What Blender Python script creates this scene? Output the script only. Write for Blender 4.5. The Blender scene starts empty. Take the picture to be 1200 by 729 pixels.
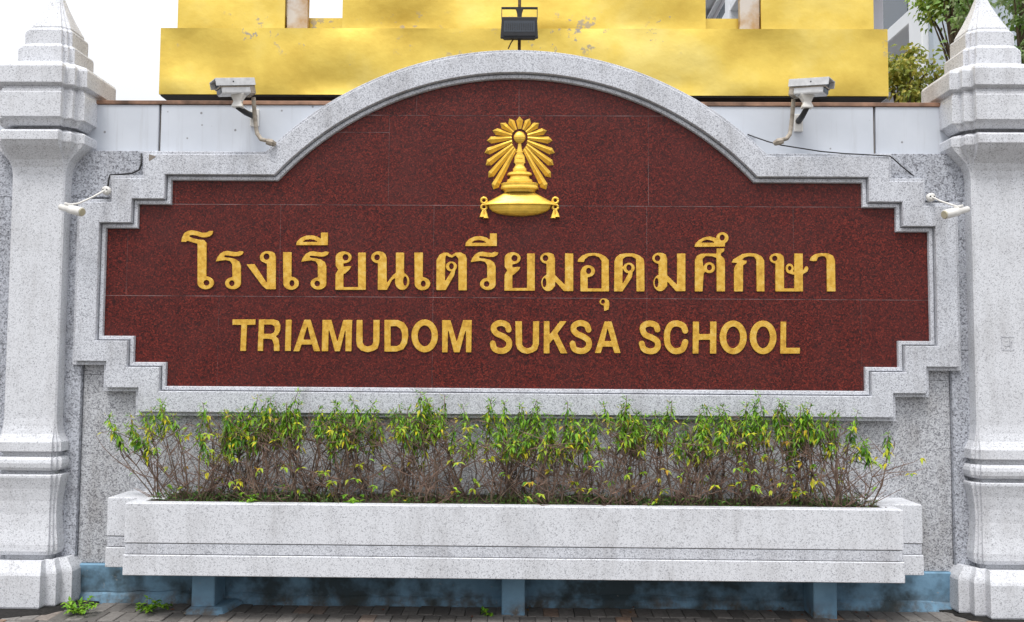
import bpy, bmesh, math, random
import numpy as np
from mathutils import Vector, Matrix, geometry
R = math.radians
random.seed(7)
sc = bpy.context.scene
col = sc.collection

# ------------------------------------------------------------------ camera
CAM = Vector((0.068, -6.0, 1.60)); FPX = 1050.0; CX, CY = 600.0, 364.5
yaw, pitch, roll = R(-0.788), R(3.286), R(0.396)
fw = Vector((math.sin(yaw)*math.cos(pitch), math.cos(yaw)*math.cos(pitch), math.sin(pitch)))
r0 = Vector((math.cos(yaw), -math.sin(yaw), 0)); u0 = r0.cross(fw)
rt = math.cos(roll)*r0 + math.sin(roll)*u0; up = -math.sin(roll)*r0 + math.cos(roll)*u0
cd = bpy.data.cameras.new('camera'); cam = bpy.data.objects.new('camera', cd); col.objects.link(cam)
cd.sensor_width = 36; cd.lens = FPX/1200*36; cd.clip_start = .05; cd.clip_end = 2000
cam.matrix_world = Matrix(((rt.x, up.x, -fw.x, CAM.x), (rt.y, up.y, -fw.y, CAM.y), (rt.z, up.z, -fw.z, CAM.z), (0, 0, 0, 1)))
sc.camera = cam
def at(px, py, Y):
    """photo pixel -> point on the vertical plane at distance Y"""
    d = rt*((px-CX)/FPX) + up*((CY-py)/FPX) + fw
    return CAM + d*((Y-CAM.y)/d.y)

# ------------------------------------------------------------------ light
SUN_EL, SUN_AZ = 64, 200          # azimuth the light comes from, clockwise from +Y
w = bpy.data.worlds.new('World'); sc.world = w; w.use_nodes = True
nt = w.node_tree; nt.nodes.clear()
sky = nt.nodes.new('ShaderNodeTexSky'); sky.sky_type = 'NISHITA'; sky.sun_disc = False
sky.sun_elevation = R(SUN_EL); sky.sun_rotation = R(SUN_AZ)
sky.air_density = 1.0; sky.dust_density = 7.0; sky.ozone_density = 1.0
hs = nt.nodes.new('ShaderNodeHueSaturation'); hs.inputs['Saturation'].default_value = .28
mx = nt.nodes.new('ShaderNodeMix'); mx.data_type = 'RGBA'; mx.inputs['Factor'].default_value = .85
tcw = nt.nodes.new('ShaderNodeTexCoord'); sxw = nt.nodes.new('ShaderNodeSeparateXYZ'); nt.links.new(tcw.outputs['Generated'], sxw.inputs[0])
crw = nt.nodes.new('ShaderNodeMapRange'); crw.inputs['From Min'].default_value = 0; crw.inputs['From Max'].default_value = 1
crw.inputs['To Min'].default_value = 3.6; crw.inputs['To Max'].default_value = 17.0      # overcast: cloud brighter overhead than at the horizon
nt.links.new(sxw.outputs['Z'], crw.inputs['Value'])
cmw = nt.nodes.new('ShaderNodeVectorMath'); cmw.operation = 'SCALE'; cmw.inputs[0].default_value = (.965, .985, 1.03)
nt.links.new(crw.outputs[0], cmw.inputs['Scale']); nt.links.new(cmw.outputs[0], mx.inputs['B'])
bg = nt.nodes.new('ShaderNodeBackground'); bg.inputs['Strength'].default_value = .12
wo = nt.nodes.new('ShaderNodeOutputWorld')
nt.links.new(sky.outputs[0], hs.inputs['Color']); nt.links.new(hs.outputs[0], mx.inputs['A'])
nt.links.new(mx.outputs['Result'], bg.inputs['Color']); nt.links.new(bg.outputs[0], wo.inputs['Surface'])
sd = bpy.data.lights.new('sun', 'SUN'); sd.energy = 1.5; sd.angle = R(16); sd.color = (1, .975, .94)
sun = bpy.data.objects.new('sun', sd); col.objects.link(sun)
sun.location = (0, -20, 30)
sdir = Vector((math.sin(R(SUN_AZ))*math.cos(R(SUN_EL)), math.cos(R(SUN_AZ))*math.cos(R(SUN_EL)), math.sin(R(SUN_EL))))
sun.rotation_euler = sdir.to_track_quat('Z', 'Y').to_euler()
sc.view_settings.view_transform = 'Standard'; sc.view_settings.look = 'None'
sc.view_settings.exposure = 0.40; sc.view_settings.gamma = 1.0; sc.view_settings.use_curve_mapping = False

# ------------------------------------------------------------------ materials
def srgb(r, g, b):
    return tuple(((c/255)/12.92 if c <= 10 else ((c/255+.055)/1.055)**2.4) for c in (r, g, b)) + (1,)
class NT:
    def __init__(s, name, rough=.6, metal=0, spec=.5):
        s.m = bpy.data.materials.new(name); s.m.use_nodes = True; s.t = s.m.node_tree
        s.b = s.t.nodes['Principled BSDF']; s.b.inputs['Roughness'].default_value = rough
        s.b.inputs['Metallic'].default_value = metal; s.b.inputs['Specular IOR Level'].default_value = spec
        s.geo = s.n('ShaderNodeNewGeometry'); s.pos = s.geo.outputs['Position']
    def n(s, k, **kw):
        x = s.t.nodes.new(k)
        for a, v in kw.items(): setattr(x, a, v)
        return x
    def l(s, a, b): s.t.links.new(a, b)
    def mapped(s, scale):
        m = s.n('ShaderNodeMapping'); m.inputs['Scale'].default_value = scale; s.l(s.pos, m.inputs[0]); return m.outputs[0]
    def noise(s, scale, detail=4, rough=.55, vec=None):
        x = s.n('ShaderNodeTexNoise'); x.inputs['Scale'].default_value = scale; x.inputs['Detail'].default_value = detail
        x.inputs['Roughness'].default_value = rough; s.l(vec or s.pos, x.inputs['Vector']); return x.outputs['Fac']
    def cells(s, scale, vec=None):
        x = s.n('ShaderNodeTexVoronoi'); x.inputs['Scale'].default_value = scale; s.l(vec or s.pos, x.inputs['Vector'])
        q = s.n('ShaderNodeSeparateColor'); s.l(x.outputs['Color'], q.inputs[0]); return q.outputs[0]
    def ramp(s, fac, stops, interp='LINEAR'):
        x = s.n('ShaderNodeValToRGB'); x.color_ramp.interpolation = interp; e = x.color_ramp.elements
        while len(e) < len(stops): e.new(.5)
        for i, (p, c) in enumerate(stops):
            e[i].position = p; e[i].color = c if len(c) == 4 else tuple(c)+(1,)
        s.l(fac, x.inputs[0]); return x.outputs[0]
    def mix(s, fac, a, b, mode='MIX'):
        x = s.n('ShaderNodeMix', data_type='RGBA', blend_type=mode)
        for sock, v in (('Factor', fac), ('A', a), ('B', b)):
            if hasattr(v, 'is_linked'): s.l(v, x.inputs[sock])
            else: x.inputs[sock].default_value = v
        return x.outputs['Result']
    def math(s, op, a, b=0.0, c=None):
        x = s.n('ShaderNodeMath', operation=op)
        for i, v in enumerate((a, b) if c is None else (a, b, c)):
            if hasattr(v, 'is_linked'): s.l(v, x.inputs[i])
            else: x.inputs[i].default_value = v
        return x.outputs[0]
    def sep(s):
        q = s.n('ShaderNodeSeparateXYZ'); s.l(s.pos, q.inputs[0]); return q.outputs
    def col(s, c):
        if hasattr(c, 'is_linked'): s.l(c, s.b.inputs['Base Color'])
        else: s.b.inputs['Base Color'].default_value = c
    def bump(s, h, strength=.3, dist=.01):
        x = s.n('ShaderNodeBump'); x.inputs['Strength'].default_value = strength; x.inputs['Distance'].default_value = dist
        s.l(h, x.inputs['Height']); s.l(x.outputs[0], s.b.inputs['Normal'])
def g(v): return (v, v, v, 1)
def granite(name, lo, mid, hi, cut=(.10, .38), dirt=.35, dirtcol=(.36, .33, .30, 1), scale=125, rough=.55):
    t = NT(name, rough, 0, .35)
    c = t.ramp(t.cells(scale), [(0, lo), (cut[0], mid), (cut[1], hi)], 'CONSTANT')
    c2 = t.ramp(t.cells(scale*2.1), [(0, lo), (cut[0]*.9, mid), (cut[1]*.9, hi)], 'CONSTANT')
    c = t.mix(.45, c, c2)
    big = t.noise(3.1, 5, .6); st = t.noise(2.2, 5, .65, t.mapped((4.5, 4.5, .55)))
    f = t.ramp(t.math('MULTIPLY', big, st), [(.22, g(0)), (.42, g(1))])
    c = t.mix(t.math('MULTIPLY', f, dirt), c, dirtcol, 'MULTIPLY')
    t.col(c); t.bump(t.noise(220, 2), .12, .002); return t.m
M = {}
M['granite_light'] = granite('light_granite', (.13, .135, .16, 1), (.37, .38, .415, 1), (.62, .635, .675, 1), (.11, .36), .40, scale=175)
M['granite_pale'] = granite('pale_granite', (.17, .17, .19, 1), (.44, .45, .475, 1), (.66, .67, .70, 1), (.06, .26), .30, scale=175)
M['granite_grey'] = granite('grey_granite', (.075, .075, .09, 1), (.28, .285, .305, 1), (.56, .57, .595, 1), (.17, .48), .55, (.42, .385, .345, 1), 125)
M['granite_strip'] = granite('grey_granite_strip', (.085, .085, .10, 1), (.26, .27, .30, 1), (.50, .52, .57, 1), (.18, .48), .35, scale=100)
def red_granite():
    t = NT('red_granite', .3, 0, .18)
    c = t.ramp(t.cells(125), [(0, (.010, .007, .008)), (.26, (.072, .013, .011)), (.58, (.125, .018, .014)), (.86, (.225, .036, .024))], 'CONSTANT')
    c2 = t.ramp(t.cells(240), [(0, (.012, .009, .010)), (.25, (.090, .015, .013)), (.7, (.155, .025, .018))], 'CONSTANT')
    c = t.mix(.35, c, c2)
    c = t.mix(t.ramp(t.noise(3.5, 4), [(.4, g(0)), (.75, g(.30))]), c, (.10, .035, .032, 1))
    oi = t.n('ShaderNodeObjectInfo')
    c = t.mix(t.math('MULTIPLY', oi.outputs['Random'], .22), c, (.075, .02, .02, 1))
    t.col(c); t.l(t.ramp(t.noise(60, 3), [(.3, g(.30)), (.7, g(.48))]), t.b.inputs['Roughness']); return t.m
M['red'] = red_granite()
def plain(name, c, rough=.6, metal=0, var=.15, scale=12, bump=0.0, spec=.4):
    t = NT(name, rough, metal, spec)
    n = t.noise(scale, 5)
    d = tuple(x*(1-var*1.6) for x in c[:3])+(1,); e = tuple(min(1, x*(1+var)) for x in c[:3])+(1,)
    t.col(t.ramp(n, [(.3, d), (.7, e)]))
    if bump: t.bump(t.noise(scale*4, 4), bump, .01)
    return t.m
M['grout'] = plain('grout', (.42, .33, .32, 1), .9, 0, .6, 5)
M['mortar'] = plain('mortar', (.22, .19, .16, 1), .9)
def letter_gold():
    t = NT('gold_leaf_letter', .36, .5, .5)
    n = t.noise(28, 5, .65)
    c = t.ramp(n, [(.28, (.50, .26, .035)), (.5, (.78, .46, .065)), (.72, (.88, .60, .16))])
    wear = t.ramp(t.noise(75, 4, .7), [(.62, g(0)), (.70, g(.7))])
    t.col(t.mix(wear, c, (.30, .16, .06, 1))); t.bump(t.noise(160, 3), .25, .003); return t.m
M['letter'] = letter_gold()
M['emblem'] = plain('emblem_gold', (.88, .56, .08, 1), .36, .45, .12, 20, .08, .5)
M['blue'] = None
def blue_paint(name='blue_paint', gr=.88):
    t = NT(name, .75, 0, .3)
    c = t.ramp(t.noise(5, 5, .6), [(.3, (.13, .24, .34)), (.7, (.20, .35, .48))])
    z = t.sep()[2]
    low = t.math('MULTIPLY', t.ramp(z, [(.02, g(1)), (.11, g(0))]), t.ramp(t.noise(9, 6, .7), [(.42, g(0)), (.62, g(1))]))
    c = t.mix(low, c, (.13, .115, .10, 1))
    grime_shade = t.ramp(t.noise(2.3, 5, .65), [(.42, g(0)), (.58, g(gr))])  # grime blotches, spread further to paint in shade below the planter
    c = t.mix(grime_shade, c, (.035, .045, .045, 1))
    chip = t.ramp(t.noise(26, 5, .7), [(.66, g(0)), (.70, g(.8))])
    c = t.mix(chip, c, (.32, .30, .27, 1)); t.col(c); t.bump(t.noise(40, 5), .4, .006); return t.m
M['blue'] = blue_paint(); M['blue_leg'] = blue_paint('blue_leg_paint', .12)
def parapet():
    t = NT('pale_blue_grey_paint', .55, 0, .35)
    c = t.ramp(t.noise(2.0, 5), [(.3, (.50, .53, .58)), (.7, (.60, .63, .68))])
    st = t.ramp(t.noise(2.2, 6, .7, t.mapped((9, 9, .5))), [(.55, g(0)), (.75, g(.35))])
    c = t.mix(st, c, (.36, .36, .37, 1))
    v = t.n('ShaderNodeTexVoronoi'); v.inputs['Scale'].default_value = 7; t.l(t.pos, v.inputs['Vector'])
    dots = t.ramp(v.outputs['Distance'], [(.045, g(.8)), (.07, g(0))])
    t.col(t.mix(dots, c, (.16, .15, .15, 1))); return t.m
M['parapet'] = parapet()
M['rust'] = plain('rusty_brown_paint', (.30, .17, .11, 1), .7, 0, .45, 6, .1)
def gold_sheet():
    t = NT('gold_sheet', .36, .55, .5)
    c = t.ramp(t.noise(1.6, 5, .6), [(.28, (.58, .39, .06)), (.5, (.73, .53, .10)), (.75, (.82, .65, .19))])
    xyz = t.sep()
    band = t.math('MULTIPLY', t.ramp(t.noise(7, 6, .72), [(.575, g(0)), (.60, g(1))]), t.ramp(t.noise(1.1, 2), [(.50, g(0)), (.56, g(1))]))
    ed = t.ramp(t.math('ABSOLUTE', t.math('SUBTRACT', xyz[2], ZLEDGE)), [(.0, g(1)), (.16, g(.75)), (.22, g(0))])
    peel = t.math('MULTIPLY', band, ed)
    pits = t.ramp(t.noise(16, 6, .75), [(.705, g(0)), (.72, g(1))])
    pl = t.math('MAXIMUM', peel, pits)
    c = t.mix(pl, c, (.33, .29, .24, 1)); t.col(c)
    t.l(t.math('MULTIPLY', t.math('SUBTRACT', 1.0, pl), .55), t.b.inputs['Metallic'])
    h = t.math('ADD', t.noise(1.7, 2, .4), t.math('MULTIPLY', t.noise(7, 4, .55), .17))
    t.bump(h, .38, .06); return t.m
ZLEDGE = at(600, 36, 1.0).z
M['gold'] = gold_sheet()
M['black_metal'] = plain('black_metal', (.012, .013, .016, 1), .45, 0, .3)
M['lamp_glass'] = plain('dark_lamp_glass', (.03, .038, .05, 1), .12, 0, .1, spec=.6)
M['brown_pole'] = plain('rusty_pole', (.10, .055, .025, 1), .7, 0, .4, 40)
M['white_plastic'] = plain('white_plastic', (.72, .70, .66, 1), .35, 0, .06, 30)
M['cream_glass'] = plain('cream_lens_window', (.50, .46, .33, 1), .2)
M['alu'] = plain('painted_aluminium', (.62, .62, .62, 1), .35, .3, .12, 25)
M['tan'] = plain('tan_plastic', (.36, .31, .25, 1), .6, 0, .25, 40)
M['dark'] = plain('dark_rubber', (.03, .03, .032, 1), .6)
M['soil'] = plain('soil', (.05, .036, .024, 1), .95, 0, .5, 40, .8)
M['dirt'] = plain('dark_dirt', (.018, .016, .014, 1), .95, 0, .5, 60, .8)
def leafmat(name, trans=.35):
    t = NT(name, .5, 0, .35)
    a = t.n('ShaderNodeAttribute', attribute_name='tint'); c = a.outputs['Color']
    t.col(c)
    tr = t.n('ShaderNodeBsdfTranslucent'); t.l(c, tr.inputs['Color'])
    mixs = t.n('ShaderNodeMixShader'); mixs.inputs[0].default_value = trans
    out = t.t.nodes['Material Output']
    t.l(t.b.outputs[0], mixs.inputs[1]); t.l(tr.outputs[0], mixs.inputs[2]); t.l(mixs.outputs[0], out.inputs['Surface']); return t.m
M['leaf'] = leafmat('leaf')
M['bark'] = plain('brown_bark', (.17, .12, .088, 1), .85, 0, .45, 18, .3)
M['twig'] = plain('reddish_twig', (.20, .128, .096, 1), .8, 0, .4, 18)
M['trunk'] = plain('tree_bark', (.12, .09, .065, 1), .9, 0, .4, 14, .6)
def paver(name, c):
    t = NT(name, .85, 0, .25)
    oi = t.n('ShaderNodeObjectInfo')
    base = t.ramp(oi.outputs['Random'], [(0, tuple(x*.62 for x in c)), (.55, c), (.9, tuple(x*1.2 for x in c)), (.965, (c[0]*1.55, c[1]*1.1, c[2]*.85))])
    base = t.mix(t.ramp(t.noise(30, 6, .7), [(.4, g(0)), (.7, g(.6))]), base, (.07, .062, .055, 1))
    t.col(base); t.bump(t.noise(120, 4), .5, .004); return t.m
M['paver'] = paver('concrete_paver', (.185, .172, .16))
def pavement_mat():
    t = NT('pavement', .9, 0, .2)
    b = t.n('ShaderNodeTexBrick'); t.l(t.mapped((1, 1, 1)), b.inputs['Vector'])
    b.inputs['Scale'].default_value = 1; b.inputs['Brick Width'].default_value = .2; b.inputs['Row Height'].default_value = .1
    b.inputs['Mortar Size'].default_value = .004; b.inputs['Color1'].default_value = (.2, .19, .175, 1); b.inputs['Color2'].default_value = (.14, .13, .12, 1)
    b.inputs['Mortar'].default_value = (.05, .045, .04, 1); t.col(b.outputs['Color']); return t.m
M['pavement'] = pavement_mat()
M['ground'] = plain('ground', (.14, .13, .12, 1), .95, 0, .3, .6)
M['bwhite'] = plain('white_render', (.72, .74, .76, 1), .6, 0, .05, .8)
M['bgrey'] = plain('grey_blue_render', (.40, .45, .50, 1), .6, 0, .06, .8)
M['blilac'] = plain('lilac_grey_panel', (.42, .41, .44, 1), .6, 0, .06, .8)
M['glass'] = plain('window_glass', (.06, .085, .11, 1), .08, 0, .2, .5, spec=.7)
def column_mat():
    t = NT('stained_plaster', .5, 0, .4)
    z = t.sep()[2]
    st = t.math('MULTIPLY', t.ramp(t.noise(5, 4), [(.4, g(0)), (.62, g(1))]), t.ramp(z, [(ZLEDGE, g(1)), (ZLEDGE+.0001, g(1))]))
    t.col(t.mix(st, (.58, .53, .48, 1), (.42, .24, .08, 1))); return t.m
M['column'] = column_mat()

# ------------------------------------------------------------------ builders
def tag(o, label=None, cat=None, group=None, kind=None):
    for k, v in (('label', label), ('category', cat), ('group', group), ('kind', kind)):
        if v: o[k] = v
    return o
ROOT = {}
def empty(name, loc, label, cat, group=None):
    o = bpy.data.objects.new(name, None); o.location = loc; o.empty_display_size = .1; col.objects.link(o)
    ROOT[o.name] = Vector(loc); return tag(o, label, cat, group)
def base_of(parent):
    p = parent
    while p.parent: p = p.parent
    return ROOT.get(p.name, Vector((0, 0, 0)))
class MB:
    def __init__(s): s.v = []; s.f = []; s.c = []
    def add(s, vs, fs, tint=None):
        k = len(s.v); s.v += [tuple(x) for x in vs]; s.f += [tuple(i+k for i in f) for f in fs]
        if tint is not None: s.c += [tint]*len(fs)
    def box(s, x0, x1, y0, y1, z0, z1):
        s.add([(x0,y0,z0),(x1,y0,z0),(x1,y1,z0),(x0,y1,z0),(x0,y0,z1),(x1,y0,z1),(x1,y1,z1),(x0,y1,z1)],
              [(0,3,2,1),(4,5,6,7),(0,1,5,4),(1,2,6,5),(2,3,7,6),(3,0,4,7)]); return s
    def obox(s, mat, hx, hy, hz, taper=1.0):
        vs = [mat @ Vector((x*hx, y*hy*(taper if x > 0 else 1), z*hz*(taper if x > 0 else 1))) for x, y, z in
              ((-1,-1,-1),(1,-1,-1),(1,1,-1),(-1,1,-1),(-1,-1,1),(1,-1,1),(1,1,1),(-1,1,1))]
        s.add(vs, [(0,3,2,1),(4,5,6,7),(0,1,5,4),(1,2,6,5),(2,3,7,6),(3,0,4,7)]); return s
    def loft(s, rings, closed=True, cap0=True, cap1=True):
        n = len(rings[0]); vs = [p for r in rings for p in r]; fs = []
        for i in range(len(rings)-1):
            for j in range(n if closed else n-1):
                a = i*n+j; b = i*n+(j+1) % n; fs.append((a, b, b+n, a+n))
        if cap0: fs.append(tuple(reversed(range(n))))
        if cap1: fs.append(tuple((len(rings)-1)*n+j for j in range(n)))
        s.add(vs, fs); return s
    def tube(s, pts, rad, n=6, cap=True):
        pts = [Vector(p) for p in pts]; rings = []
        if not hasattr(rad, '__len__'): rad = [rad]*len(pts)
        pr = None
        for i, p in enumerate(pts):
            d = (pts[min(i+1, len(pts)-1)]-pts[max(i-1, 0)]).normalized()
            a = (pr - d*pr.dot(d)) if pr is not None else d.cross(Vector((0, 0, 1)) if abs(d.z) < .9 else Vector((1, 0, 0)))
            if a.length < 1e-6: a = d.orthogonal()
            a.normalize(); pr = a; b = d.cross(a)
            rings.append([p+(a*math.cos(2*math.pi*k/n)+b*math.sin(2*math.pi*k/n))*rad[i] for k in range(n)])
        s.loft(rings, True, cap, cap); return s
    def prism(s, poly, y0, y1):
        """polygon of (x,z) between depths y0<y1"""
        n = len(poly); s.loft([[(x, y0, z) for x, z in poly], [(x, y1, z) for x, z in poly]]); return s
    def build(s, name, mat, parent=None, bevel=0, seg=1, smooth=False, loc=None):
        o0 = base_of(parent) if parent else Vector(loc or (0, 0, 0))
        me = bpy.data.meshes.new(name); me.from_pydata([(x-o0.x, y-o0.y, z-o0.z) for x, y, z in s.v], [], s.f)
        if s.c:
            at_ = me.attributes.new('tint', 'FLOAT_COLOR', 'FACE'); at_.data.foreach_set('color', [c for t in s.c for c in (t[0], t[1], t[2], 1)])
        else:
            bm = bmesh.new(); bm.from_mesh(me); bmesh.ops.recalc_face_normals(bm, faces=bm.faces)
            if bevel:
                ed = [e for e in bm.edges if len(e.link_faces) == 2 and e.calc_face_angle(0) > R(28)]
                bmesh.ops.bevel(bm, geom=ed, offset=bevel, segments=seg, affect='EDGES', profile=.6, clamp_overlap=True)
            bm.to_mesh(me); bm.free()
        if smooth: me.polygons.foreach_set('use_smooth', [True]*len(me.polygons))
        me.materials.append(M[mat] if isinstance(mat, str) else mat); me.update()
        o = bpy.data.objects.new(name, me); col.objects.link(o)
        if parent: o.parent = parent
        elif loc: o.location = loc
        return o

# ------------------------------------------------------------------ ground and pavement
o = MB(); o.add([(-400,-400,-.06),(400,-400,-.06),(400,400,-.06),(-400,400,-.06)], [(0,1,2,3)])
tag(o.build('ground', 'ground'), kind='structure')
o = MB(); o.add([(-7,-7,-.012),(7,-7,-.012),(7,.1,-.012),(-7,.1,-.012)], [(0,1,2,3)])
pavement = tag(o.build('pavement', 'pavement'), kind='structure')
pm = MB().box(-.0485, .0485, -.0985, .0985, -.05, 0)
pv = None; cnt = 0
for j in range(4):
    y = -.13 - .2*j
    n = 74
    for i in range(n):
        x = (i-(n-1)/2)*.1 + (.05 if j % 2 else 0)
        if pv is None: pv = pm.build('paver', 'paver', pavement, bevel=.004); q = pv
        else:
            q = pv.copy(); col.objects.link(q)
        q.location = (x+random.uniform(-.0015, .0015), y+random.uniform(-.002, .002), random.uniform(-.004, .003))
        q.rotation_euler = (R(random.uniform(-.7, .7)), R(random.uniform(-.7, .7)), R(random.uniform(-.5, .5)))

# ------------------------------------------------------------------ boundary wall
WY = .03
XP = 3.195                                          # pillar axis
zt_plinth = .245
z_wall = 0.5*(at(150, 177, WY).z + at(1060, 183, WY).z)
z_par = 0.5*(at(160, 122, .06).z + at(1060, 126, .06).z)
XS = 2.905
wall = empty('boundary_wall', (0, .2, 0), 'grey granite boundary wall with blue painted foot and pale parapet behind the sign', 'wall')
zcuts = [zt_plinth, 1.50, z_wall]
for sx in range(4):
    a = -XS + 2*XS*sx/4; b = -XS + 2*XS*(sx+1)/4
    for k in range(2):
        MB().box(a+.0008, b-.0008, WY, .30, zcuts[k]+.0008, zcuts[k+1]-.0008).build('granite_slab', 'granite_grey', wall, .002)
MB().box(-XS, XS, WY+.012, .29, zt_plinth, z_wall-.01).build('mortar_bed', 'mortar', wall)
for s in (-1, 1):
    for k, (za, zb, xi) in enumerate(((zt_plinth-.0, 1.698, XS+.003), (1.70, 2.70, XS+.003), (2.702, z_wall+.002, 2.42))):
        MB().box(min(s*xi, s*3.75), max(s*xi, s*3.75), -.002, .30, za, zb).build('pier_slab', 'granite_strip', wall, .003)
# painted foot: an uneven, chipped lower edge over a rough footing
m = MB(); xs = [-3.0+6.0*i/80 for i in range(81)]
rnd = random.Random(3)
low = [.055+.018*math.sin(x*2.1)+rnd.uniform(-.008, .008) for x in xs]
m.loft([[(x, .012, low[i]) for i, x in enumerate(xs)], [(x, .002, zt_plinth-.008) for x in xs], [(x, .012, zt_plinth-.001) for x in xs], [(x, .2, zt_plinth-.001) for x in xs]], False, False, False)
m.build('painted_plinth', 'blue', wall)
m = MB(); m.loft([[(x, -.012-.02*rnd.random(), -.02) for x in xs], [(x, -.004+.01*rnd.random(), .035+.02*rnd.random()) for x in xs], [(x, .03, .075) for x in xs], [(x, .2, .075) for x in xs]], False, False, False)
m.build('footing', 'blue', wall)
# parapet panels with open joints
joints = [-3.6, at(187, 150, .06).x, -1.0, 1.0, at(1025, 150, .06).x, 3.6]
for a, b in zip(joints[:-1], joints[1:]):
    MB().box(a+.008, b-.008, .06, .26, z_wall-.02, z_par).build('parapet_panel', 'parapet', wall, .003)
MB().box(-3.6, 3.6, .085, .25, z_wall-.02, z_par-.004).build('joint_filler', 'mortar', wall)
MB().box(-3.62, 3.62, .05, .28, z_par+.001, z_par+.028).build('coping', 'rust', wall, .003)

# ------------------------------------------------------------------ sign
SX = [2.328, 2.549, 2.764]; SB = [1.425, 1.584, 1.759]; ST = [2.819, 2.653, 2.490]
apex = at(606, 93, 0).z
Rp = 2.18; ZC = apex-Rp
def outline(o, seg=56):
    x1, x2, x3 = [v+o for v in SX]; b0, b1, b2 = [v-o for v in SB]; t0, t1, t2 = [v+o for v in ST]
    r = Rp+o; xe = math.sqrt(r*r-(t0-ZC)**2); a = math.atan2(t0-ZC, xe)
    right = [(x1,b0),(x1,b1),(x2,b1),(x2,b2),(x3,b2),(x3,t2),(x2,t2),(x2,t1),(x1,t1),(x1,t0)]
    arc = [(r*math.cos(a+(math.pi-2*a)*i/seg), ZC+r*math.sin(a+(math.pi-2*a)*i/seg)) for i in range(seg+1)]
    return right + arc + [(-x, z) for x, z in reversed(right)]
sign = empty('school_sign', (0, .05, 1.23), 'dark red granite school name sign with stepped pale granite frame and gold lettering', 'sign')
prof = [(-.012, .010), (-.002, .001), (.000, -.022), (.003, -.025), (.021, -.026), (.0235, -.024), (.025, -.010), (.0305, -.010), (.0315, -.051), (.035, -.055), (.166, -.055), (.17, -.051),
        (.1695, -.034), (.164, -.030), (.163, -.006), (.169, -.006), (.171, -.026), (.192, -.027), (.195, -.023), (.195, .05), (.18, .06), (.18, .21)]
m = MB(); m.loft([[(x, y, z) for x, z in outline(o)] for o, y in prof], True, False, False)
m.build('frame', 'granite_light', sign)
p3 = [at(x, y, -.0565) for x, y in ((174.5,180.5),(183,183.5),(174.5,189))]; MB().prism([(p.x, p.z) for p in p3], -.0565, -.053).build('mortar_patch', 'mortar', sign)
m = MB(); m.prism(outline(.16), .0014, .205); m.build('backing', 'grout', sign)
def clip(poly, ax, val, keep_gt):
    out = []
    for i in range(len(poly)):
        p, q = poly[i], poly[(i+1) % len(poly)]
        ip = (p[ax] >= val) == keep_gt; iq = (q[ax] >= val) == keep_gt
        if ip: out.append(p)
        if ip != iq:
            t = (val-p[ax])/(q[ax]-p[ax]); out.append(tuple(p[k]+(q[k]-p[k])*t for k in (0, 1)))
    return out
PX = lambda x: at(x, 300, 0).x
zr = [at(606, y, 0).z for y in (135.5, 241, 349)]
ztop = 5; rows = [(zr[0], ztop, (357, 486, 607, 857)), (zr[1], zr[0], (204, 454, 607, 760, 1008)),
        (zr[2], zr[1], (149, 328, 508, 758, 930)), (0, zr[2], (258, 508, 758, 1008))]
base_poly = outline(.012)
for za, zb, cuts in rows:
    xs_ = [-4]+[PX(c) for c in cuts]+[4]
    for a, b in zip(xs_[:-1], xs_[1:]):
        parts = [(za, zb)]
        if za == zr[1] and abs(b-PX(454)) < 1e-6: zm = at(430, 155, 0).z; parts = [(za, zm), (zm, zb)]
        for c, d in parts:
            p = clip(clip(clip(clip(base_poly, 0, a+.0007, True), 0, b-.0007, False), 1, c+.0015, True), 1, d-.0015, False)
            if len(p) > 2: MB().prism(p, random.uniform(-.0005, .0002), .0013).build('slab', 'red', sign)

# ---- lettering, traced as outlines
def seg_sdf(P, poly):
    d2 = np.full(P.shape[:2], 1e9); ins = np.zeros(P.shape[:2], bool); n = len(poly)
    x, y = P[..., 0], P[..., 1]
    for i in range(n):
        ax, ay = poly[i]; bx, by = poly[(i+1) % n]; ex, ey = bx-ax, by-ay
        t = np.clip(((x-ax)*ex+(y-ay)*ey)/(ex*ex+ey*ey+1e-12), 0, 1)
        d2 = np.minimum(d2, (x-ax-t*ex)**2+(y-ay-t*ey)**2)
        c = (ay > y) != (by > y); xi = ax+(y-ay)*(ex)/(ey if abs(ey) > 1e-12 else 1e-12); ins ^= c & (x < xi)
    return np.where(ins, -1, 1)*np.sqrt(d2)
def stroke_sdf(P, pts, wd):
    d2 = np.full(P.shape[:2], 1e9); x, y = P[..., 0], P[..., 1]
    # Catmull-Rom subdivide
    q = []
    for i in range(len(pts)-1):
        p0 = pts[max(i-1, 0)]; p1 = pts[i]; p2 = pts[i+1]; p3 = pts[min(i+2, len(pts)-1)]
        for k in range(5):
            t = k/5; q.append(tuple(.5*(2*p1[a]+(-p0[a]+p2[a])*t+(2*p0[a]-5*p1[a]+4*p2[a]-p3[a])*t*t+(-p0[a]+3*p1[a]-3*p2[a]+p3[a])*t**3) for a in (0, 1)))
    q.append(pts[-1])
    for (ax, ay), (bx, by) in zip(q[:-1], q[1:]):
        ex, ey = bx-ax, by-ay; t = np.clip(((x-ax)*ex+(y-ay)*ey)/(ex*ex+ey*ey+1e-12), 0, 1)
        d2 = np.minimum(d2, (x-ax-t*ex)**2+(y-ay-t*ey)**2)
    return np.sqrt(d2)-wd/2
def ell_sdf(P, cx, cy, rx, ry):
    k = np.sqrt(((P[..., 0]-cx)/rx)**2+((P[..., 1]-cy)/ry)**2); return (k-1)*min(rx, ry)
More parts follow.
